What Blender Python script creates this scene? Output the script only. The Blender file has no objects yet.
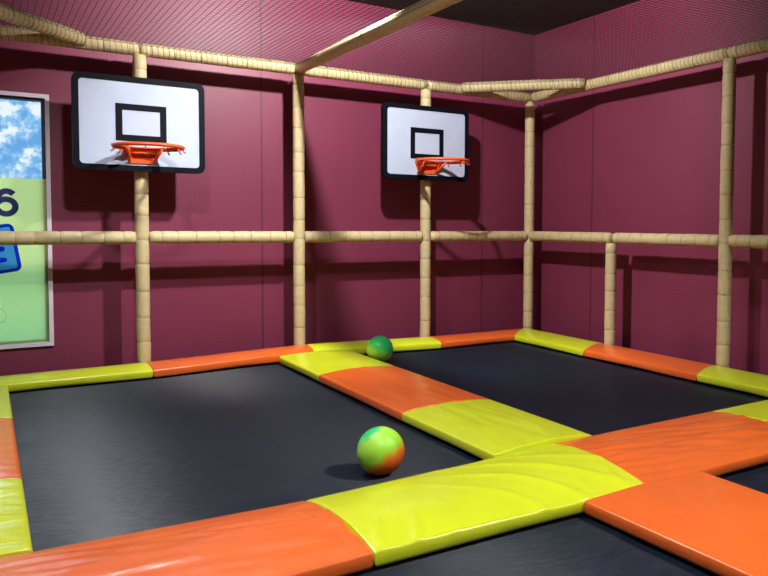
import bpy, math, random
from mathutils import Vector, Matrix, noise
C = bpy.context.scene.collection
S = bpy.context.scene
PI = math.pi
rnd = random.Random(7)

# ---------------------------------------------------------------- camera
f, cx, cy, cz, yaw, pit, rol = 732.5575701216284, -4.991244674209584, -6.28151159880495, 1.121165169249248, 0.5731262952836076, -0.04803815876172067, 0.00575054113207175
cyw, syw, cp, sp = math.cos(yaw), math.sin(yaw), math.cos(pit), math.sin(pit)
fwd = Vector((syw*cp, cyw*cp, sp)); rgt0 = Vector((cyw, -syw, 0)); up0 = rgt0.cross(fwd)
c_, s_ = math.cos(rol), math.sin(rol)
rgt = c_*rgt0 + s_*up0; upv = -s_*rgt0 + c_*up0
cam = bpy.data.cameras.new('camera'); co = bpy.data.objects.new('camera', cam); C.objects.link(co)
cam.sensor_width = 36; cam.lens = f/768*36
cam.shift_x = -72.28/768; cam.shift_y = -28.53/768
cam.clip_start = .05
M4 = Matrix((( rgt.x, upv.x, -fwd.x, cx), (rgt.y, upv.y, -fwd.y, cy), (rgt.z, upv.z, -fwd.z, cz), (0,0,0,1)))
co.matrix_world = M4
S.camera = co

# ---------------------------------------------------------------- exposure
S.view_settings.view_transform = 'Standard'; S.view_settings.look = 'None'
S.view_settings.gamma = 1; S.view_settings.use_curve_mapping = False
S.view_settings.exposure = 0.0

# ---------------------------------------------------------------- sky outside the window
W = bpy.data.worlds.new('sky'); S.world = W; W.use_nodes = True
nt = W.node_tree; nt.nodes.clear()
tc = nt.nodes.new('ShaderNodeTexCoord'); nz = nt.nodes.new('ShaderNodeTexNoise')
nz.inputs['Scale'].default_value = 62; nz.inputs['Detail'].default_value = 5; nz.inputs['Roughness'].default_value = .62
rp = nt.nodes.new('ShaderNodeValToRGB')
rp.color_ramp.elements[0].position = .42; rp.color_ramp.elements[0].color = (.16,.40,.74,1)
rp.color_ramp.elements[1].position = .60; rp.color_ramp.elements[1].color = (.90,.93,.93,1)
e = rp.color_ramp.elements.new(.52); e.color = (.34,.60,.85,1)
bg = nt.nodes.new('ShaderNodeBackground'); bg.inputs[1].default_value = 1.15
wo = nt.nodes.new('ShaderNodeOutputWorld')
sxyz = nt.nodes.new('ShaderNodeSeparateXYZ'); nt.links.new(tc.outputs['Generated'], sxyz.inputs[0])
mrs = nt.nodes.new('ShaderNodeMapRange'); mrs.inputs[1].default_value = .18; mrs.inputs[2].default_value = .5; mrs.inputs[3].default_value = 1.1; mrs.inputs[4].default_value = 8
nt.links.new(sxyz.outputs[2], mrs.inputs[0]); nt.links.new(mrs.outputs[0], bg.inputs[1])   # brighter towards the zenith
nt.links.new(tc.outputs['Generated'], nz.inputs['Vector']); nt.links.new(nz.outputs['Fac'], rp.inputs[0])
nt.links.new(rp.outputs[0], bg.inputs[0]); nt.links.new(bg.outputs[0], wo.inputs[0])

# ---------------------------------------------------------------- ceiling lamps and added fill lamps (their housings are built further down)
LAMPS = [  # x, y, watts, radius, colour, cone, aim
    (-2.75, -1.90, 580, .055, (1,.95,.92), 166, (.55,1,-.25)),
    (-4.22, -2.30, 300, .08, (.96,.97,1), 150, (-.10,-.05,-1)),
    (-1.50, -5.60, 450, .16, (1,.97,.95), 100, (0,.25,-1)),  # this and the two below: unseen fill added to brighten the near pads
    (-4.30, -5.20, 300, .16, (1,.97,.95), 100, (0,.15,-1)),
    (-3.00, -8.00, 150, .16, (1,.97,.95), 110, (0,.2,-1)),
]
LZ = 3.20
for x, y, wt, rad, colr, cone, aim in LAMPS:
    l = bpy.data.lights.new('ceiling_lamp_light', 'SPOT'); l.energy = wt; l.shadow_soft_size = rad; l.color = colr
    l.spot_size = math.radians(cone); l.spot_blend = .5
    o = bpy.data.objects.new('ceiling_lamp_light', l); C.objects.link(o); o.location = (x, y, LZ)
    o.rotation_euler = Vector(aim).to_track_quat('-Z', 'Y').to_euler()

# ---------------------------------------------------------------- helpers
class MB:
    def __init__(s): s.v = []; s.f = []; s.sm = []
    def add(s, vs, fs, smooth=False):
        b = len(s.v); s.v += [tuple(v) for v in vs]
        for q in fs: s.f.append([b+i for i in q]); s.sm.append(smooth)
    def box(s, a, b):
        x0,y0,z0 = a; x1,y1,z1 = b
        s.add([(x0,y0,z0),(x1,y0,z0),(x1,y1,z0),(x0,y1,z0),(x0,y0,z1),(x1,y0,z1),(x1,y1,z1),(x0,y1,z1)],
              [(0,3,2,1),(4,5,6,7),(0,1,5,4),(1,2,6,5),(2,3,7,6),(3,0,4,7)])
    def tube(s, pts, rad, n=12, closed=False, smooth=True):
        pts = [Vector(p) for p in pts]; N = len(pts)
        if not hasattr(rad, '__len__'): rad = [rad]*N
        vs = []; fs = []; prev = None
        for i, p in enumerate(pts):
            a = pts[i-1] if (i > 0 or closed) else pts[i]; b = pts[(i+1) % N] if (i < N-1 or closed) else pts[i]
            t = (b-a).normalized()
            if prev is None:
                ref = Vector((0,0,1)) if abs(t.z) < .9 else Vector((1,0,0))
                u = t.cross(ref).normalized()
            else: u = (prev - t*prev.dot(t)).normalized()
            prev = u; w = t.cross(u)
            for k in range(n):
                an = 2*PI*k/n; vs.append(p + (u*math.cos(an)+w*math.sin(an))*rad[i])
        for i in range(N if closed else N-1):
            j = (i+1) % N
            for k in range(n): fs.append((i*n+k, i*n+(k+1)%n, j*n+(k+1)%n, j*n+k))
        if not closed: fs.append(tuple(range(n-1,-1,-1))); fs.append(tuple(range((N-1)*n, N*n)))
        s.add(vs, fs, smooth)
    def prism(s, poly, fn, d0, d1):   # polygon of 2-D points, fn(u,v,d)->3-D point
        n = len(poly); vs = [fn(u,v,d0) for u,v in poly]+[fn(u,v,d1) for u,v in poly]
        s.add(vs, [tuple(range(n-1,-1,-1)), tuple(range(n,2*n))]+[(i,(i+1)%n,n+(i+1)%n,n+i) for i in range(n)])
    def build(s, name, mat, parent=None, loc=None):
        import bmesh
        me = bpy.data.meshes.new(name)
        off = Vector(loc) if loc else Vector((0,0,0))
        me.from_pydata([Vector(v)-off for v in s.v], [], s.f)
        me.polygons.foreach_set('use_smooth', s.sm)
        bm = bmesh.new(); bm.from_mesh(me); bmesh.ops.recalc_face_normals(bm, faces=bm.faces); bm.to_mesh(me); bm.free()
        me.materials.append(mat)
        o = bpy.data.objects.new(name, me); C.objects.link(o)
        if parent: o.parent = parent; o.location = off - Vector(parent.location) if loc else -Vector(parent.location)
        else: o.location = off
        return o
def tag(o, label, cat, group=None, kind=None):
    o['label'] = label; o['category'] = cat
    if group: o['group'] = group
    if kind: o['kind'] = kind
    return o
def empty(name, loc):
    o = bpy.data.objects.new(name, None); C.objects.link(o); o.location = loc; o.empty_display_size = .1
    return o

def mat(name, col, rough=.5, coat=0, metal=0, spec=.5, noise_amt=0, noise_scale=8, bump=0, bump_scale=30, stretch=None, sheen=0, wave=None):
    m = bpy.data.materials.new(name); m.use_nodes = True; t = m.node_tree; b = t.nodes['Principled BSDF']
    b.inputs['Base Color'].default_value = (*col,1); b.inputs['Roughness'].default_value = rough
    b.inputs['Metallic'].default_value = metal; b.inputs['Specular IOR Level'].default_value = spec
    b.inputs['Coat Weight'].default_value = coat; b.inputs['Coat Roughness'].default_value = .2
    tcn = t.nodes.new('ShaderNodeTexCoord'); mp = t.nodes.new('ShaderNodeMapping')
    t.links.new(tcn.outputs['Object'], mp.inputs[0])
    if stretch: mp.inputs['Scale'].default_value = stretch
    if noise_amt:
        n = t.nodes.new('ShaderNodeTexNoise'); n.inputs['Scale'].default_value = noise_scale; n.inputs['Detail'].default_value = 4
        t.links.new(mp.outputs[0], n.inputs['Vector'])
        mr = t.nodes.new('ShaderNodeMapRange'); mr.inputs[1].default_value = .25; mr.inputs[2].default_value = .75
        mr.inputs[3].default_value = 1-noise_amt; mr.inputs[4].default_value = 1+noise_amt
        mx = t.nodes.new('ShaderNodeMix'); mx.data_type = 'RGBA'; mx.blend_type = 'MULTIPLY'; mx.inputs[0].default_value = 1
        mx.inputs[6].default_value = (*col,1)
        t.links.new(n.outputs['Fac'], mr.inputs[0]); t.links.new(mr.outputs[0], mx.inputs[7]); t.links.new(mx.outputs[2], b.inputs['Base Color'])
    if bump:
        n2 = t.nodes.new('ShaderNodeTexNoise'); n2.inputs['Scale'].default_value = bump_scale; n2.inputs['Detail'].default_value = 3
        t.links.new(mp.outputs[0], n2.inputs['Vector'])
        bp = t.nodes.new('ShaderNodeBump'); bp.inputs['Strength'].default_value = 1; bp.inputs['Distance'].default_value = bump
        t.links.new(n2.outputs['Fac'], bp.inputs['Height']); t.links.new(bp.outputs[0], b.inputs['Normal'])
    return m

# wall cloth: maroon, fine weave, panel joints every 1.22 m
def wall_mat(name, axis, first, col):
    m = bpy.data.materials.new(name); m.use_nodes = True; t = m.node_tree; b = t.nodes['Principled BSDF']
    N = t.nodes.new; L = t.links.new
    g = N('ShaderNodeNewGeometry'); sx = N('ShaderNodeSeparateXYZ'); L(g.outputs['Position'], sx.inputs[0])
    def mth(op, a, b_=None, c=None):
        n = N('ShaderNodeMath'); n.operation = op
        for i, v in enumerate((a,b_,c)):
            if v is None: continue
            if hasattr(v,'links'): L(v, n.inputs[i])
            else: n.inputs[i].default_value = v
        return n.outputs[0]
    u = mth('SUBTRACT', sx.outputs[axis], first)
    fr = mth('FRACT', mth('DIVIDE', u, 2.44)); d = mth('MINIMUM', fr, mth('SUBTRACT', 1.0, fr))
    joint = mth('LESS_THAN', d, .003)
    # fine weave
    wx = mth('SINE', mth('MULTIPLY', sx.outputs[axis], 2*PI/.034)); wz = mth('SINE', mth('MULTIPLY', sx.outputs[2], 2*PI/.034))
    weave = mth('MULTIPLY_ADD', mth('MAXIMUM', wx, wz), .07, .93)
    no = N('ShaderNodeTexNoise'); no.inputs['Scale'].default_value = 1.3; no.inputs['Detail'].default_value = 4
    L(g.outputs['Position'], no.inputs['Vector'])
    v = mth('MULTIPLY', weave, mth('MULTIPLY_ADD', no.outputs['Fac'], .3, .85))
    v = mth('MULTIPLY', v, mth('SUBTRACT', 1.0, mth('MULTIPLY', joint, .5)))
    mx = N('ShaderNodeMix'); mx.data_type = 'RGBA'; mx.blend_type = 'MULTIPLY'; mx.inputs[0].default_value = 1; mx.inputs[6].default_value = (*col,1)
    L(v, mx.inputs[7]); L(mx.outputs[2], b.inputs['Base Color'])
    b.inputs['Roughness'].default_value = .48; b.inputs['Specular IOR Level'].default_value = .45
    return m
WALLC = (.205,.032,.075)
mWB = wall_mat('maroon_cloth_back', 0, -2.853, WALLC)
mWS = wall_mat('maroon_cloth_side', 1, -.662, WALLC)
mCeil = mat('black_ceiling_cloth', (.022,.027,.032), .9, noise_amt=.5, noise_scale=3, bump=.01, bump_scale=9, stretch=(6,.6,1))
mFloor = mat('dark_carpet', (.03,.03,.035), .9, noise_amt=.3, noise_scale=60)
mFoam = mat('beige_foam', (.60,.50,.275), .55, noise_amt=.10, noise_scale=25, bump=.002, bump_scale=60)
mTie = mat('beige_cable_tie', (.36,.29,.15), .4, noise_amt=.1)
mCord = mat('tan_lashing_cord', (.33,.27,.14), .7, noise_amt=.2, noise_scale=80)
mNet = mat('black_net_cord', (.012,.012,.014), .8, noise_amt=.1)
mYel = mat('yellow_vinyl', (.70,.80,.020), .30, coat=.3, noise_amt=.05, noise_scale=5, bump=.003, bump_scale=14)
mOra = mat('orange_vinyl', (.86,.155,.022), .30, coat=.3, noise_amt=.05, noise_scale=5, bump=.003, bump_scale=14)
mBed = mat('black_woven_bed', (.009,.017,.029), .5, spec=.5, noise_amt=.35, noise_scale=5, stretch=(2,12,1), bump=.003, bump_scale=5)
_b = mBed.node_tree.nodes['Principled BSDF']; _b.inputs['Anisotropic'].default_value = .97
_c = mBed.node_tree.nodes.new('ShaderNodeCombineXYZ'); _c.inputs[1].default_value = 1; mBed.node_tree.links.new(_c.outputs[0], _b.inputs['Tangent'])
mSteel = mat('black_steel', (.02,.02,.022), .4, metal=.6, noise_amt=.2)
mGalv = mat('galvanised_steel', (.45,.45,.46), .35, metal=.9, noise_amt=.1)
mWhite = mat('white_board', (.47,.55,.71), .35, noise_amt=.04, noise_scale=6)
mBlack = mat('black_trim', (.0022,.0035,.008), .6, spec=.12, noise_amt=.2)
mRim = mat('orange_red_rim', (.80,.10,.02), .35, noise_amt=.15, noise_scale=30)
mFrame = mat('lavender_white_frame', (.72,.66,.78), .4, noise_amt=.05)
mDark = mat('dark_gasket', (.02,.025,.06), .5, noise_amt=.1)
mLampW = mat('white_lamp_housing', (.7,.7,.7), .4, noise_amt=.03)

# ---------------------------------------------------------------- the room
XL, XR, YB, YF, ZF, ZC = -5.62, .30, .30, -9.2, -.5, 3.26
T = .12
def struct(name, mb, m): o = mb.build(name, m); o['kind'] = 'structure'; return o
WX0, WX1, WZ0, WZ1 = -5.36, -4.54, .145, 2.11      # window opening
b = MB()
b.box((XL-T, YB, ZF), (WX0, YB+T, ZC)); b.box((WX1, YB, ZF), (XR+T, YB+T, ZC))
b.box((WX0, YB, ZF), (WX1, YB+T, WZ0)); b.box((WX0, YB, WZ1), (WX1, YB+T, ZC))
struct('wall_back', b, mWB)
b = MB(); b.box((XR, YF, ZF), (XR+T, YB, ZC)); struct('wall_right', b, mWS)
b = MB(); b.box((XL-T, YF, ZF), (XL, YB, ZC)); struct('wall_left', b, mWS)
b = MB(); b.box((XL-T, YF-T, ZF), (XR+T, YF, ZC)); struct('wall_front', b, mWB)
b = MB(); b.box((XL-T, YF-T, ZF-.1), (XR+T, YB+T, ZF)); struct('floor', b, mFloor)
b = MB(); b.box((XL-T, YF-T, ZC), (XR+T, YB+T, ZC+.1)); struct('ceiling', b, mCeil)

# window: lavender-white frame, dark gasket, glass
win = MB()
fw = .03
for a_, b_ in (((WX0,WZ0),(WX1,WZ0+fw)), ((WX0,WZ1-fw),(WX1,WZ1)), ((WX0,WZ0+fw),(WX0+fw,WZ1-fw)), ((WX1-fw,WZ0+fw),(WX1,WZ1-fw))):
    win.box((a_[0], YB-.02, a_[1]), (b_[0], YB+.06, b_[1]))
wo_ = struct('window_1', win, mFrame)
g = MB(); gw = .024
X0, X1, Z0, Z1 = WX0+fw, WX1-fw, WZ0+fw, WZ1-fw
for a_, b_ in (((X0,Z0),(X1,Z0+gw)), ((X0,Z1-gw),(X1,Z1)), ((X0,Z0+gw),(X0+gw,Z1-gw)), ((X1-gw,Z0+gw),(X1,Z1-gw))):
    g.box((a_[0], YB+.01, a_[1]), (b_[0], YB+.05, b_[1]))
g.build('gasket', mDark, wo_)
mg = bpy.data.materials.new('clear_glass'); mg.use_nodes = True; bs = mg.node_tree.nodes['Principled BSDF']
_t = mg.node_tree; _t.nodes.remove(bs)
_tr = _t.nodes.new('ShaderNodeBsdfTransparent'); _tr.inputs[0].default_value = (.93,.97,1,1); _gl = _t.nodes.new('ShaderNodeBsdfGlossy'); _gl.inputs['Roughness'].default_value = .02
_fr = _t.nodes.new('ShaderNodeFresnel'); _fr.inputs[0].default_value = 1.3; _mx = _t.nodes.new('ShaderNodeMixShader')
_t.links.new(_fr.outputs[0], _mx.inputs[0]); _t.links.new(_tr.outputs[0], _mx.inputs[1]); _t.links.new(_gl.outputs[0], _mx.inputs[2]); _t.links.new(_mx.outputs[0], _t.nodes['Material Output'].inputs[0])
g = MB(); g.box((X0, YB+.03, Z0), (X1, YB+.036, Z1)); g.build('pane', mg, wo_)
# printed film on the lower two thirds of the window
def film_mat():
    m = bpy.data.materials.new('pale_green_film'); m.use_nodes = True; t = m.node_tree; t.nodes.remove(t.nodes['Principled BSDF'])
    N = t.nodes.new; L = t.links.new; out = t.nodes['Material Output']
    g_ = N('ShaderNodeNewGeometry'); sx = N('ShaderNodeSeparateXYZ'); L(g_.outputs['Position'], sx.inputs[0])
    no = N('ShaderNodeTexNoise'); no.inputs['Scale'].default_value = 3; L(g_.outputs['Position'], no.inputs['Vector'])
    ad = N('ShaderNodeMath'); ad.operation = 'MULTIPLY_ADD'; ad.inputs[1].default_value = .25; L(no.outputs['Fac'], ad.inputs[0]); L(sx.outputs[2], ad.inputs[2])
    mr = N('ShaderNodeMapRange'); mr.inputs[1].default_value = .4; mr.inputs[2].default_value = 1.1; L(ad.outputs[0], mr.inputs[0])
    r = N('ShaderNodeValToRGB'); r.color_ramp.elements[0].color = (.66,.86,.50,1); r.color_ramp.elements[1].color = (.88,.92,.52,1)
    L(mr.outputs[0], r.inputs[0])
    d = N('ShaderNodeBsdfDiffuse'); tr = N('ShaderNodeBsdfTranslucent'); mx = N('ShaderNodeMixShader'); mx.inputs[0].default_value = .75
    L(r.outputs[0], d.inputs[0]); L(r.outputs[0], tr.inputs[0]); L(d.outputs[0], mx.inputs[1]); L(tr.outputs[0], mx.inputs[2]); L(mx.outputs[0], out.inputs[0])
    return m
def ink_mat(name, col, k=.85):     # printing ink: a coloured filter over the film with a little body colour
    m = bpy.data.materials.new(name); m.use_nodes = True; t = m.node_tree; t.nodes.remove(t.nodes['Principled BSDF'])
    N = t.nodes.new; L = t.links.new; out = t.nodes['Material Output']
    no = N('ShaderNodeTexNoise'); no.inputs['Scale'].default_value = 9
    mr = N('ShaderNodeMapRange'); mr.inputs[3].default_value = .94; mr.inputs[4].default_value = 1.0; L(no.outputs['Fac'], mr.inputs[0])
    mm = N('ShaderNodeMix'); mm.data_type = 'RGBA'; mm.blend_type = 'MULTIPLY'; mm.inputs[0].default_value = 1; mm.inputs[6].default_value = (*col,1); L(mr.outputs[0], mm.inputs[7])
    d = N('ShaderNodeBsdfDiffuse'); tr = N('ShaderNodeBsdfTransparent'); mx = N('ShaderNodeMixShader'); mx.inputs[0].default_value = k
    L(mm.outputs[2], d.inputs[0]); L(mm.outputs[2], tr.inputs[0]); L(d.outputs[0], mx.inputs[1]); L(tr.outputs[0], mx.inputs[2]); L(mx.outputs[0], out.inputs[0])
    return m
g = MB(); g.box((WX0+fw, YB+.004, WZ0+fw), (WX1-fw+.004, YB+.008, 1.455))
film = g.build('window_film', film_mat())
tag(film, 'pale green printed film covering the lower part of the window, with a dark blue digit', 'window film')
fy = YB+.002
mNavy = ink_mat('navy_ink', (.13,.14,.42), .75); mBlueD = ink_mat('royal_blue_ink', (.02,.12,.95), .75); mBlueL = ink_mat('sky_blue_ink', (.10,.55,1.0), .5); mPale = ink_mat('pale_ink', (.95,1,1), .7)
# digit 6
def strip(g, cl, wd, closed, y0, y1):
    n = len(cl); L_ = []; R_ = []
    for i in range(n):
        p = cl[i-1] if (i or closed) else cl[i]; q = cl[(i+1) % n] if (i < n-1 or closed) else cl[i]
        tx, tz = q[0]-p[0], q[1]-p[1]; l_ = math.hypot(tx, tz); nx_, nz_ = -tz/l_*wd/2, tx/l_*wd/2
        L_.append((cl[i][0]+nx_, cl[i][1]+nz_)); R_.append((cl[i][0]-nx_, cl[i][1]-nz_))
    for i in range(n if closed else n-1):
        j = (i+1) % n; g.prism([L_[i], L_[j], R_[j], R_[i]], lambda u, v, d: (u, d, v), y0, y1)
dx_, dz_ = -4.842, 1.237
g = MB(); sw = .043
strip(g, [(dx_+.062*math.cos(2*PI*k/32), dz_+.056*math.sin(2*PI*k/32)) for k in range(32)], sw, True, fy-.0008, fy)
st_ = []
for k in range(15):
    a_ = math.radians(180-k*9.5); st_.append((dx_+.004+.066*math.cos(a_), dz_+.030+.088*math.sin(a_)))
strip(g, [(dx_-.0615, dz_-.004)]+st_, sw, False, fy-.0012, fy-.0004)
d6 = g.build('digit', mNavy, film); d6['label'] = 'dark blue digit 6'
def rsq(cx_, cz_, w_, h_, r_, rot, n=6):
    P = []
    for (sx, sz, a0) in ((1,1,0),(-1,1,90),(-1,-1,180),(1,-1,270)):
        for k in range(n+1):
            a = math.radians(a0+90*k/n); P.append((sx*(w_/2-r_)+r_*math.cos(a), sz*(h_/2-r_)+r_*math.sin(a)))
    c, s = math.cos(rot), math.sin(rot)
    return [(cx_+x*c-z*s, cz_+x*s+z*c) for x, z in P]
F = lambda u, v, d: (u, d, v)
rot = math.radians(9); tcx, tcz = -4.955, .90
g = MB(); strip(g, rsq(tcx, tcz, .345, .345, .03, rot), .026, True, fy-.0012, fy); em = g.build('emblem_tile', mBlueD, film); em['label'] = 'blue rounded square emblem, dark blue outline'
g = MB(); g.prism(rsq(tcx, tcz, .320, .320, .02, rot), F, fy-.0010, fy-.0002); g.build('tile_face', mBlueL, em)
g = MB()
def rloc(u, v): c, s = math.cos(rot), math.sin(rot); return (tcx+u*c-v*s, tcz+u*s+v*c)
for (u0,v0,w_,h_) in ((.02,.085,.16,.036), (.02,0,.16,.036), (.02,-.085,.16,.036), (-.042,0,.036,.206)):
    q = rloc(u0, v0); g.prism(rsq(q[0], q[1], w_, h_, .017, rot, 4), F, fy-.0030, fy-.0022)
g.build('tile_letter', mBlueD, em)
g = MB(); ring = [(-4.905+.048*math.cos(a*2*PI/32), fy-.0008, .40+.055*math.sin(a*2*PI/32)) for a in range(32)]
g.tube(ring, .003, 6, closed=True); g.build('printed_ring', mPale, film)

# ---------------------------------------------------------------- housings of the ceiling lamps and the added fill lamps
LBL = ['round white ceiling lamp between the two basketball boards', 'round white ceiling lamp above the window corner',
       'added unseen fill lamp, round and white, over the right front trampoline', 'added unseen fill lamp, round and white, over the left front trampoline', 'added unseen fill lamp, round and white, nearest the front wall']
for i, (x, y, wt, rad, colr, cone, aim) in enumerate(LAMPS):
    g = MB(); r_ = .12
    g.tube([(x,y,ZC),(x,y,ZC-.012),(x,y,ZC-.02)], [r_, r_, r_*.85], 28, smooth=False)
    tag(g.build('ceiling_lamp', mLampW, None, (x,y,ZC)), LBL[i], 'lamp', 'ceiling lamps')

# ---------------------------------------------------------------- trampolines
PT = .055     # pad thickness
BZ = -.072    # top of the jump bed
def trampoline(x0, x1, y0, y1, label):
    """x0..x1, y0..y1: steel frame outline"""
    t = empty('trampoline', ((x0+x1)/2, (y0+y1)/2, ZF)); tag(t, label, 'trampoline', 'sunken trampolines side by side')
    g = MB(); nx, ny = 40, 44; a = .09
    vs = []; fs = []
    for lay in (0, -.004):
        for j in range(ny+1):
            for i in range(nx+1):
                u, v = i/nx, j/ny; x = x0+a+(x1-x0-2*a)*u; y = y0+a+(y1-y0-2*a)*v
                sag = -.012*math.sin(PI*u)*math.sin(PI*v)
                rip = .0022*noise.noise(Vector((x*3.2, y*1.1, 3)))
                ed = min(u, 1-u)*(x1-x0); rip += .0018*math.sin(y*70)*math.exp(-(ed-.1)**2/.02)
                vs.append((x, y, BZ+.002+sag+rip+lay))
    K = (nx+1)*(ny+1)
    for j in range(ny):
        for i in range(nx):
            q = j*(nx+1)+i; fs.append((q, q+1, q+nx+2, q+nx+1)); fs.append((K+q, K+q+nx+1, K+q+nx+2, K+q+1))
    for i in range(nx): fs.append((i, K+i, K+i+1, i+1)); q = ny*(nx+1)+i; fs.append((q, q+1, K+q+1, K+q))
    for j in range(ny): q = j*(nx+1); fs.append((q, q+nx+1, K+q+nx+1, K+q)); q += nx; fs.append((q, K+q, K+q+nx+1, q+nx+1))
    g.add(vs, fs, True); g.build('jump_bed', mBed, t)
    g = MB(); zc = -PT-.032
    h = .028
    for p, q in (((x0,y0-h,zc-h),(x1,y0+h,zc+h)), ((x0,y1-h,zc-h),(x1,y1+h,zc+h)), ((x0-h,y0-h,zc-h),(x0+h,y1+h,zc+h)), ((x1-h,y0-h,zc-h),(x1+h,y1+h,zc+h))):
        g.box(p, q)
    g.build('steel_frame', mSteel, t)
    for x, y in ((x0,y0),(x1,y0),(x0,y1),(x1,y1)):
        g = MB(); g.tube([(x,y,ZF),(x,y,ZF+.01),(x,y,ZF+.0101),(x,y,zc-h)], [.045,.045,.025,.025], 12, smooth=False); g.build('leg', mSteel, t)
trampoline(-5.12, -2.72, -3.72, -.22, 'large black trampoline with the big ball on it, below the left basketball board')
trampoline(-2.58, -.24, -3.72, -.22, 'black trampoline in the far right corner, below the right basketball board')
trampoline(-5.12, -2.74, -7.10, -3.84, 'black trampoline nearest the viewer, in front of the yellow crossing pad')
trampoline(-2.58, -.34, -7.10, -3.84, 'black trampoline at the right edge, only a dark corner showing beside the orange pads')

# ---------------------------------------------------------------- pads
def pad(c, m, label, crown=.034, axis=0, open_ends=(1,1), wr=('none',0), seed=0, flat=False):
    """c: 4 plan corners (u0v0, u1v0, u1v1, u0v1); u runs along the pad. open_ends: u ends that butt against a neighbour."""
    P = [Vector((*q, 0)) for q in c]
    Lu = ((P[1]-P[0]).length+(P[2]-P[3]).length)/2; Lv = (P[3]-P[0]).length
    def edged(L, step):
        e_ = [0,.004,.010,.018,.03]; n = max(4, int((L-.06)/step))
        return [x/L for x in e_] + [(.03+(L-.06)*k/n)/L for k in range(1,n)] + [1-x/L for x in reversed(e_)]
    us, vv = edged(Lu, .016), edged(Lv, .016)
    def rnd_(d):     # rounded shoulder
        r = .011
        return -(r - math.sqrt(max(0, r*r-(r-min(d, r))**2)))*.8
    vs = []; nU, nV = len(us), len(vv)
    for v in vv:
        for u in us:
            p = P[0]*(1-u)*(1-v)+P[1]*u*(1-v)+P[2]*u*v+P[3]*(1-u)*v
            dv = min(v, 1-v)*Lv; du0, du1 = u*Lu, (1-u)*Lu
            s4 = 4*v*(1-v); cr = crown*s4
            z = cr + rnd_(dv)
            z += rnd_(du0)*(.45 if open_ends[0] else 1) + rnd_(du1)*(.45 if open_ends[1] else 1)
            if not open_ends[0]: z -= crown*.8*math.exp(-du0/.06)*s4
            if not open_ends[1]: z -= crown*.8*math.exp(-du1/.06)*s4
            k, amp = wr
            n_ = noise.noise(Vector((p.x*3+seed, p.y*3, seed*1.7)))
            z += .004*n_*s4
            mask = max(0, s4)
            if k == 'long':     # folds running along the pad
                q = noise.noise(Vector(((v*7+.5*n_), u*2.0+seed, seed)))
                z += amp*mask*(.45-abs(q)*3)*.6
            elif k == 'cross':  # folds across the pad
                q = noise.noise(Vector((u*Lu*17+.6*n_, v*1.2, seed)))
                z += amp*mask*q*1.6
            elif k == 'fan':    # folds sweeping in an arc towards the far end
                uu = u*Lu; a = (uu - .85*(1-(v-.0)**2)*.55)
                q = math.sin((a*26 + 5*v + 1.6*n_))
                g_ = math.exp(-((u-.72)/.26)**2)
                z += .013*math.exp(-((v-.16)/.20)**2)*max(0, math.sin(u*Lu*38-9*v+2.2*n_))**3*(math.exp(-((u-.14)/.12)**2)+.55*math.exp(-((u-.88)/.10)**2))
                z += amp*g_*max(0, q)**3*(s4**.35)*(1-v*.5) - .25*amp*g_
            elif k == 'rumple':
                q = noise.noise(Vector((u*Lu*3+v*2.5, v*9+u*3, seed)))
                q2 = noise.noise(Vector((u*Lu*5-v*3, v*4, seed+5)))
                z += amp*mask*((.5-abs(q)*2.6)*.7+q2*.5)
            if p.y > -.5 and p.x < -.7: z += .034*math.exp(-((p.x+2.6)/1.0)**2)*max(0, (p.y+.40)/.34)
            vs.append(Vector((p.x, p.y, z)))
    fs = [(j*nU+i, j*nU+i+1, (j+1)*nU+i+1, (j+1)*nU+i) for j in range(nV-1) for i in range(nU-1)]
    # side skirt
    per = [i for i in range(nU)]+[j*nU+nU-1 for j in range(1,nV)]+[(nV-1)*nU+i for i in range(nU-2,-1,-1)]+[j*nU for j in range(nV-2,0,-1)]
    cen = (P[0]+P[1]+P[2]+P[3])/4; base = per; 
    for lay, (zz, ins) in enumerate(((-.026,-.000),(-.042,.001),(-.051,.006),(-PT,.014))):
        nb = []
        for i in per:
            v0 = vs[i]; d_ = (Vector((v0.x,v0.y,0))-Vector((cen.x,cen.y,0)))
            w_ = .0012*noise.noise(Vector((v0.x*25, v0.y*25, lay*3)))
            dd = d_.normalized()*(-(ins)+w_); nb.append(len(vs)); vs.append(Vector((v0.x+dd.x, v0.y+dd.y, zz)))
        n = len(per)
        for i in range(n): fs.append((base[i], nb[i], nb[(i+1)%n], base[(i+1)%n]))
        base = nb
    fs.append(tuple(reversed(base)))
    # seam allowance: shrink a hair so neighbours only touch
    out = []
    for v in vs:
        out.append((v.x+(cen.x-v.x)*0, v.y, v.z))
    g = MB(); g.add(out, fs, True)
    name = 'yellow_pad' if m is mYel else 'orange_pad'
    # padded piping welt along the long lower edges
    o = g.build('edge_pad', m, None, (cen.x, cen.y, -PT))
    tag(o, label, 'pad')
    return o
def rect(x0, x1, y0, y1, ax='x'):
    e_ = .0015; x0 += e_; x1 -= e_; y0 += e_; y1 -= e_
    return [(x0,y0),(x1,y0),(x1,y1),(x0,y1)] if ax == 'x' else [(x1,y0),(x1,y1),(x0,y1),(x0,y0)]
YI, YO = -3.43, -4.075       # crossing band
XA, XB = -2.925, -2.275        # divider
BK, BI = -.06, -.405          # back strip
RI = -.49
LI, LO = -4.87, -5.18
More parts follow.
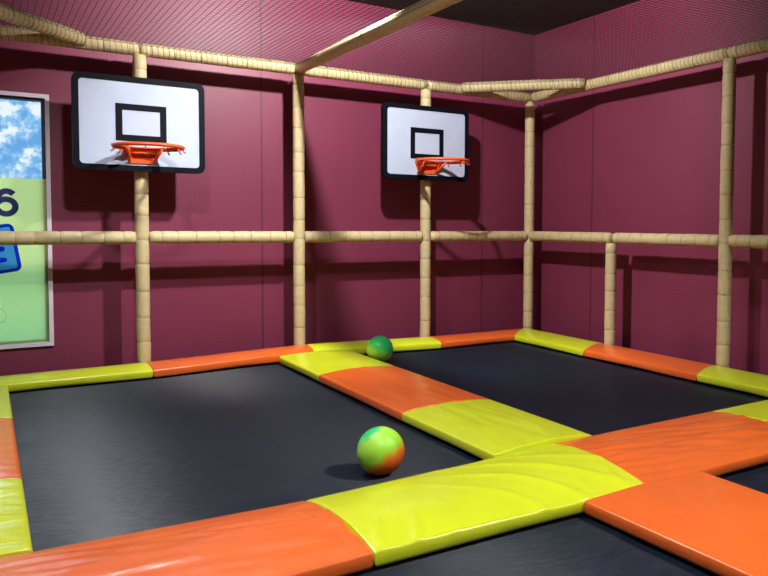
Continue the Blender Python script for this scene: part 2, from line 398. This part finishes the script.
# back strip
pad(rect(LO,-3.93,BI,BK), mYel, 'yellow pad along the back wall below the window', open_ends=(0,1), seed=1, crown=.02)
pad([(-3.928,BI),(-2.587,-.265),(-2.587,BK),(-3.928,BK)], mOra, 'orange pad along the back wall, between the left board post and the next post', seed=2, crown=.02, wr=('cross',.004))
pad([(-2.583,-.265),(-1.36,BI),(-1.36,BK),(-2.583,BK)], mYel, 'yellow pad along the back wall right behind the small ball', seed=3, crown=.02)
pad([(-1.357,BI),(RI-.003,BI),(BK-.003,BK),(-1.357,BK)], mOra, 'orange pad along the back wall ending at the far right corner', seed=4, crown=.02)
# right strip (u along -y)
pad([(RI,BI),(RI,-1.42),(BK,-1.22),(BK,BK)], mYel, 'short yellow pad along the right wall next to the far corner', seed=5, crown=.022, wr=('cross',.003))
pad([(RI,-1.424),(RI,-2.66),(BK,-2.51),(BK,-1.224)], mOra, 'long orange pad along the right wall', seed=6, crown=.022)
pad([(RI,-2.664),(RI,YI+.002),(BK,YI+.002),(BK,-2.514)], mYel, 'yellow pad by the right wall, cut off by the right picture edge', seed=7, crown=.022)
# left strip
pad(rect(LO,LI,-1.42,BI,'y'), mYel, 'yellow strip of pad at the left edge, farthest back', seed=8, crown=.014, open_ends=(1,1))
pad(rect(LO,LI,-2.60,-1.42,'y'), mOra, 'orange strip of pad at the left edge between two yellow ones', seed=9, crown=.014, wr=('cross',.005))
pad(rect(LO,LI,YI,-2.60,'y'), mYel, 'creased yellow strip of pad at the left edge, nearest the viewer', seed=10, crown=.014, wr=('cross',.010))
# divider between the two far trampolines
pad([(XB,-.407),(XB,-1.198),(XA,-1.198),(XA,-.335)], mYel, 'yellow divider pad just in front of the small ball', seed=11, crown=.020)
pad(rect(XA,XB,-2.49,-1.20,'y'), mOra, 'orange divider pad between two yellow ones, middle of the far divider', seed=12, crown=.024, wr=('long',.005))
pad(rect(XA,XB,YI,-2.49,'y'), mYel, 'yellow divider pad ending at the crossing, right of the big ball', seed=13, crown=.022, wr=('long',.005))
# crossing band
pad([(LO,YO),(-3.896,YO),(-3.922,YI-.068),(LO,YI-.002)], mOra, 'glossy orange pad at the lower left corner', seed=14, crown=.038, wr=('rumple',.010))
pad([(-3.892,YO),(-2.60,YO-.035),(-2.55,YI-.002),(-3.918,YI-.068)], mYel, 'large creased yellow pad at the crossing, in front of the big ball', seed=15, crown=.038, wr=('fan',.017))
pad([(-2.597,YO-.035),(-1.25,YO-.045),(-1.30,YI-.002),(-2.547,YI-.002)], mOra, 'rumpled orange pad right of the crossing, running towards the right edge', seed=16, crown=.022, wr=('rumple',.014))
pad([(-1.247,YO-.045),(BK,YO-.045),(BK,YI-.002),(-1.297,YI-.002)], mYel, 'yellow pad beyond the rumpled orange one at the right edge', seed=17, crown=.016)
# near divider
pad([(-2.25,YO-.049),(-2.25,-5.45),(-2.93,-5.45),(-2.96,YO-.028)], mOra, 'flat smooth orange pad in the lower right corner', seed=18, crown=.014)
pad(rect(-2.93,-2.25,-6.70,-5.452,'y'), mYel, 'yellow pad past the lower right corner', seed=19, crown=.02)

# ---------------------------------------------------------------- padded posts and rails
R0 = .052
def foam(A, B, name, label, group, tie=.17, lash=False, seed=0, cat='pipe', r=R0):
    rr = random.Random(seed)
    A, B = Vector(A), Vector(B); L = (B-A).length; d = (B-A).normalized()
    t = empty(name, A); tag(t, label, cat, group)
    ref = Vector((0,0,1)) if abs(d.z) < .9 else Vector((1,0,0)); u = d.cross(ref).normalized(); w = d.cross(u)
    n = max(1, round(L/tie)); ties = [L*(k+.5)/n + rr.uniform(-.25,.25)*tie*.5 for k in range(n)]
    st = set([0, L]); 
    for x in ties:
        for q in (-.05,-.025,-.010,-.004,.004,.010,.025,.05): 
            if 0 < x+q < L: st.add(round(x+q,4))
    st = sorted(st); pts = []; rad = []
    for x in st:
        dd = min(abs(x-q) for q in ties); pr_ = r - .0035*math.exp(-(dd/.010)**2) + .0016*noise.noise(Vector((x*9, seed, 0)))
        if x == 0 or x == L: pr_ -= .006
        wob = .0022*noise.noise(Vector((x*5, seed*3.1, 2))); wob2 = .0022*noise.noise(Vector((x*5, seed*3.1, 9)))
        pts.append(A+d*x+u*wob+w*wob2); rad.append(pr_)
    g = MB(); g.tube(pts, rad, 18); g.build('foam_sleeve', mFoam, t)
    for x in ties:
        g = MB(); c = A+d*x; K = 20
        g.tube([c-d*.0035, c-d*.0030, c+d*.0030, c+d*.0035], [r-.0040, r-.0022, r-.0022, r-.0040], K, smooth=False)
        an = rr.uniform(0, 2*PI); q = c+(u*math.cos(an)+w*math.sin(an))*(r-.002)
        g.box(q-Vector((.005,.005,.005)), q+Vector((.005,.005,.005)))
        g.build('cable_tie', mTie, t)
    if lash:
        g = MB(); P_ = []; turns = L/.042; N_ = int(turns*12)
        for k in range(N_+1):
            x = L*k/N_; an = 2*PI*turns*k/N_; P_.append(A+d*x+(u*math.cos(an)+w*math.sin(an))*(r-.0005))
        g.tube(P_, .0042, 5); g.build('lashing_cord', mCord, t)
    return t
PX = [0, -1.304, -2.616, -3.926, -5.24]
SY = [0, -1.25, -2.522, -3.78]
ZM, ZT = 1.0, 2.485
PN = ['in the far right corner', 'behind the right basketball board', 'between the two basketball boards, where the overhead bar starts', 'behind the left basketball board', 'in the back left corner past the window']
for i, x in enumerate(PX):
    foam((x,0,ZF), (x,0,ZT-.045), 'padded_post', 'tall beige padded post '+PN[i], 'beige padded posts', seed=i+1, tie=.19)
foam((0,SY[1],ZF), (0,SY[1],ZM-.05), 'padded_post', 'short beige padded post by the right wall, ending at the middle rail', 'beige padded posts', seed=11, tie=.19)
foam((0,SY[2],ZF), (0,SY[2],ZT-.045), 'padded_post', 'tall beige padded post standing by the right wall, near the right picture edge', 'beige padded posts', seed=12, tie=.19)
foam((0,SY[3],ZF), (0,SY[3],ZT-.045), 'padded_post', 'tall beige padded post by the right wall, past the right picture edge', 'beige padded posts', seed=13, tie=.19)
RN = ['from the right board to the far corner', 'between the middle post and the right board', 'between the left board and the middle post', 'across the window']
for i in range(4):
    x0, x1 = PX[i+1], PX[i]
    foam((x0+.052,0,ZM), (x1-.052,0,ZM), 'padded_rail', 'beige mid-height rail on the back wall, '+RN[i], 'beige padded rails', seed=20+i, tie=.15)
    foam((x0+.004,0,ZT), (x1-.004,0,ZT), 'padded_rail', 'lashed beige top rail, back wall, '+RN[i].replace('across the window','above the window'), 'beige padded rails', seed=30+i, lash=True, tie=.2)
RS = ['from the corner to the short post', 'between the short post and the tall post', 'right of the tall post, at the picture edge']
for i in range(3):
    foam((0,SY[i]-.052,ZM), (0,SY[i+1]+.052 if i != 0 else SY[i+1]+.0,ZM), 'padded_rail', 'beige mid-height rail on the right wall, '+RS[i], 'beige padded rails', seed=40+i, tie=.15)
foam((0,-.056,ZT), (0,SY[2]+.004,ZT), 'padded_rail', 'lashed beige top rail, right wall, from the corner to the tall post', 'beige padded rails', seed=50, tie=.2, lash=True)
foam((0,SY[2]-.004,ZT), (0,SY[3],ZT), 'padded_rail', 'lashed beige top rail, right wall, right of the tall post', 'beige padded rails', seed=51, tie=.2, lash=True)
# corner braces and the long overhead bar
foam((-.905,-.045,ZT+.012), (-.045,-.905,ZT+.012), 'corner_brace', 'lashed beige diagonal brace across the far right corner of the top rails', 'corner braces', seed=60, tie=.2, lash=True)
foam((-4.335,-.045,ZT+.012), (-5.195,-.905,ZT+.012), 'corner_brace', 'lashed beige diagonal brace above the window, joining the top rail at the left', 'corner braces', seed=61, tie=.2, lash=True)
foam((-2.622,-.055,ZT), (-2.60,-7.56,ZT), 'overhead_bar', 'beige padded bar running overhead from the middle post towards the viewer', None, seed=62, tie=.9)
foam((-2.60,-7.62,ZF), (-2.60,-7.62,ZT+.05), 'padded_post', 'tall beige padded post carrying the near end of the overhead bar', 'beige padded posts', seed=63, tie=.19)
for k, y in enumerate((-2.52, -5.04, -7.56)):
    foam((-5.24,y,ZF), (-5.24,y,ZT-.045), 'padded_post', 'tall beige padded post by the left wall, '+['behind the left strip','beside the viewer','behind the viewer'][k], 'beige padded posts', seed=70+k, tie=.25)
    foam((-5.24,y+.004,ZT), (-5.24,y+2.515 - (.055 if k == 0 else 0),ZT), 'padded_rail', 'beige top rail along the left wall, '+['farthest back','beside the viewer','behind the viewer'][k], 'beige padded rails', seed=80+k, tie=.25)

# ---------------------------------------------------------------- nets
def strand(g, pts, r=.0017):
    g.tube(pts, r, 3, smooth=False)
st = .04
g = MB()
def zr(x, y): return ZT+.03 - .05*math.sin(PI*min(1,max(0,-x/5.24)))*math.sin(PI*min(1,max(0,-y/7.5)))**.5
nx = int(5.16/st)
for i in range(nx+1):
    x = -5.20+i*st; strand(g, [(x, -y, zr(x,-y)) for y in [.055+k*.31 for k in range(25)]])
ny = int(7.4/st)
for j in range(ny+1):
    y = -.055-j*st; strand(g, [(-5.2+5.16*k/16, y, zr(-5.2+5.16*k/16, y)) for k in range(17)])
tag(g.build('safety_net', mNet), 'fine black net stretched flat overhead between the top rails', 'net')

# ---------------------------------------------------------------- basketball boards
def board(X, zb, zt, w_, label, sqz, seed):
    t = empty('basketball_board', (X, -.06, zb)); tag(t, label, 'basketball board', 'basketball boards')
    yf = -.105; zc = (zb+zt)/2; h_ = zt-zb
    F = lambda u, v, d: (u, d, v)
    g = MB(); g.prism(rsq(X, zc, w_, h_, .055, 0), F, yf, -.066); g.build('backing_panel', mBlack, t)
    # black rim: rounded frame
    g = MB(); o_ = rsq(X, zc, w_, h_, .055, 0, 6); i_ = rsq(X, zc, w_-.088, h_-.088, .03, 0, 6); n = len(o_)
    vs = [(u, yf-.012, v) for u, v in o_]+[(u, yf-.012, v) for u, v in i_]+[(u, yf, v) for u, v in o_]+[(u, yf-.001, v) for u, v in i_]
    fs = []
    for k in range(n):
        q = (k+1) % n; fs += [(k,q,n+q,n+k), (k,2*n+k,2*n+q,q), (n+k,n+q,3*n+q,3*n+k)]
    g.add(vs, fs); g.build('black_rim', mBlack, t)
    g = MB(); g.prism(rsq(X, zc, w_-.086, h_-.086, .03, 0), F, yf-.006, yf); g.build('white_face', mWhite, t)
    # shooter's square
    g = MB(); x0, x1, z0, z1 = X-.185, X+.185, sqz[0], sqz[1]; b_ = .048
    for a, c in (((x0,z0),(x1,z0+b_)), ((x0,z1-b_),(x1,z1)), ((x0,z0+b_),(x0+b_,z1-b_)), ((x1-b_,z0+b_),(x1,z1-b_))):
        g.box((a[0], yf-.009, a[1]), (c[0], yf-.006, c[1]))
    g.build('shooters_square', mBlack, t)
    # clamps round the post
    for z in (zb+.12, zt-.12):
        g = MB(); g.box((X-.10,-.068,z-.02),(X+.10,-.056,z+.02)); g.box((X-.07,-.056,z-.02),(X-.058,.055,z+.02)); g.box((X+.058,-.056,z-.02),(X+.07,.055,z+.02)); g.box((X-.07,.052,z-.02),(X+.07,.060,z+.02))
        g.build('mounting_clamp', mSteel, t)
    # the hoop: a thing bolted to the board
    rz = zb+.165; R = .242; yc = yf-.05-R
    hp = empty('basketball_hoop', (X, yf-.006, rz)); tag(hp, label.split(' basketball')[0].replace('white','orange-red')+' hoop mounted low on '+('the left' if X < -3 else 'the right')+' white board', 'hoop', 'basketball hoops')
    g = MB(); g.tube([(X+R*math.cos(a*2*PI/48), yc+R*math.sin(a*2*PI/48), rz) for a in range(48)], .014, 10, closed=True)
    g.build('ring', mRim, hp)
    # flanged cover plate over the ring back
    g = MB(); pl = []
    for k in range(25):
        a = PI*k/24; pl.append((X+(R+.012)*math.cos(a), yc+(R+.012)*math.sin(a)))
    top = [(X+.15, yf-.008), (X-.15, yf-.008)]
    inner = [(X+(R-.05)*math.cos(PI*k/24), yc+(R-.05)*math.sin(PI*k/24)) for k in range(24,-1,-1)]
    G2 = lambda u, v, d: (u, v, d)
    # crescent quads
    for k in range(24):
        a0, a1 = PI*k/24, PI*(k+1)/24
        q = [(X+(R+.014)*math.cos(a0), yc+(R+.014)*math.sin(a0)), (X+(R+.014)*math.cos(a1), yc+(R+.014)*math.sin(a1)),
             (X+(R-.035)*math.cos(a1), yc+(R-.035)*math.sin(a1)), (X+(R-.035)*math.cos(a0), yc+(R-.035)*math.sin(a0))]
        g.prism(q, G2, rz+.008, rz+.016)
    g.prism([(X-.13,yf-.008),(X+.13,yf-.008),(X+.10,yc+R-.01),(X-.10,yc+R-.01)], G2, rz+.008, rz+.016)
    g.build('top_plate', mRim, hp)
    # sloping trapezoid bracket with a hollow in it
    g = MB()
    A_ = [(-.145, rz+.01), (.145, rz+.01), (.095, rz-.105), (-.095, rz-.105)]
    B_ = [(-.080, rz-.030), (.080, rz-.030), (.062, rz-.085), (-.062, rz-.085)]
    for k in range(4):
        q = (k+1) % 4; g.prism([(X+A_[k][0],A_[k][1]),(X+A_[q][0],A_[q][1]),(X+B_[q][0],B_[q][1]),(X+B_[k][0],B_[k][1])], F, yf-.018, yf-.006)
    g.prism([(X-.085,rz-.02),(X+.085,rz-.02),(X+.068,rz-.09),(X-.068,rz-.09)], F, yf-.009, yf-.0065)
    g.prism([(X-.15,rz+.012),(X+.15,rz+.012),(X+.13,rz-.03),(X-.13,rz-.03)], F, yf-.055, yf-.045)
    g.build('back_plate', mRim, hp)
    for s in (-1, 1):
        g = MB(); P_ = [(X+s*.09, yf-.012, rz-.095), (X+s*.10, yf-.07, rz-.06), (X+s*.12, yf-.16, rz-.004)]
        g.tube(P_, .010, 8); 
        g.prism([(yf-.012, rz+.008), (yf-.012, rz-.10), (yf-.10, rz+.0)], lambda u, v, d: (X+s*.10+d, u, v), -.004, .004)
        g.build('support_arm', mRim, hp)
    # net hooks round the ring
    for k in range(12):
        a = 2*PI*(k+.5)/12; p = Vector((X+R*math.cos(a), yc+R*math.sin(a), rz-.010)); r_ = Vector((math.cos(a), math.sin(a), 0))
        g = MB(); g.tube([p, p-Vector((0,0,.016))+r_*.002, p-Vector((0,0,.026))+r_*.012, p-Vector((0,0,.020))+r_*.020], .0055, 6); g.build('net_hook', mRim, hp)
    for x_ in (-.12, .12):
        for z_ in (rz-.006,):
            g = MB(); g.tube([(X+x_, yf-.018, z_),(X+x_, yf-.024, z_)], .010, 6, smooth=False); g.build('bolt', mGalv, hp)
board(-3.938, 1.520, 2.245, .960, 'white basketball board with black rim, left one near the window', (1.750,2.035), 1)
board(-1.352, 1.550, 2.262, .960, 'white basketball board with black rim, right one near the far corner', (1.750,2.048), 2)

# ---------------------------------------------------------------- balls
def ball(loc, r, label, g_dir, stops, seed):
    import bmesh
    bm = bmesh.new(); bmesh.ops.create_uvsphere(bm, u_segments=64, v_segments=40, radius=r)
    me = bpy.data.meshes.new('rubber_ball'); 
    for fc in bm.faces: fc.smooth = True
    bm.to_mesh(me); bm.free()
    m = bpy.data.materials.new('rainbow_rubber'); m.use_nodes = True; t = m.node_tree; b_ = t.nodes['Principled BSDF']; N = t.nodes.new; L = t.links.new
    tc_ = N('ShaderNodeTexCoord'); dt = N('ShaderNodeVectorMath'); dt.operation = 'DOT_PRODUCT'; dt.inputs[1].default_value = Vector(g_dir).normalized()
    L(tc_.outputs['Object'], dt.inputs[0]); nz_ = N('ShaderNodeTexNoise'); nz_.inputs['Scale'].default_value = 9; L(tc_.outputs['Object'], nz_.inputs['Vector'])
    ma = N('ShaderNodeMath'); ma.operation = 'MULTIPLY_ADD'; ma.inputs[1].default_value = .06; L(nz_.outputs['Fac'], ma.inputs[0]); L(dt.outputs['Value'], ma.inputs[2])
    mr = N('ShaderNodeMapRange'); mr.inputs[1].default_value = -r+.03; mr.inputs[2].default_value = r+.03; L(ma.outputs[0], mr.inputs[0])
    cr = N('ShaderNodeValToRGB'); cr.color_ramp.elements[0].position, cr.color_ramp.elements[0].color = stops[0]; cr.color_ramp.elements[1].position, cr.color_ramp.elements[1].color = stops[-1]
    for p, c in stops[1:-1]: e_ = cr.color_ramp.elements.new(p); e_.color = c
    L(mr.outputs[0], cr.inputs[0]); L(cr.outputs[0], b_.inputs['Base Color']); b_.inputs['Roughness'].default_value = .42
    me.materials.append(m)
    o = bpy.data.objects.new('rubber_ball', me); C.objects.link(o); o.location = loc
    tag(o, label, 'ball', 'rubber balls')
vl = -rgt; 
gd = vl*.62 + upv*.80 - fwd*.05
ball((-3.421,-3.195,.041), .1135, 'large green and orange ball lying on the left trampoline', gd,
     [(0,(.90,.09,.01,1)), (.30,(.98,.20,.02,1)), (.39,(.75,.50,.03,1)), (.48,(.42,.95,.05,1)), (.84,(.46,.95,.09,1)), (.95,(.01,.75,.18,1))], 1)
gd2 = rgt*.35 + upv*.9 - fwd*.1
ball((-2.150,-.675,.045), .115, 'green ball resting beside the far divider pad, the farther of the two balls', gd2,
     [(0,(.62,.92,.04,1)), (.40,(.52,.92,.05,1)), (.66,(.03,.75,.14,1)), (.98,(.01,.52,.16,1))], 2)
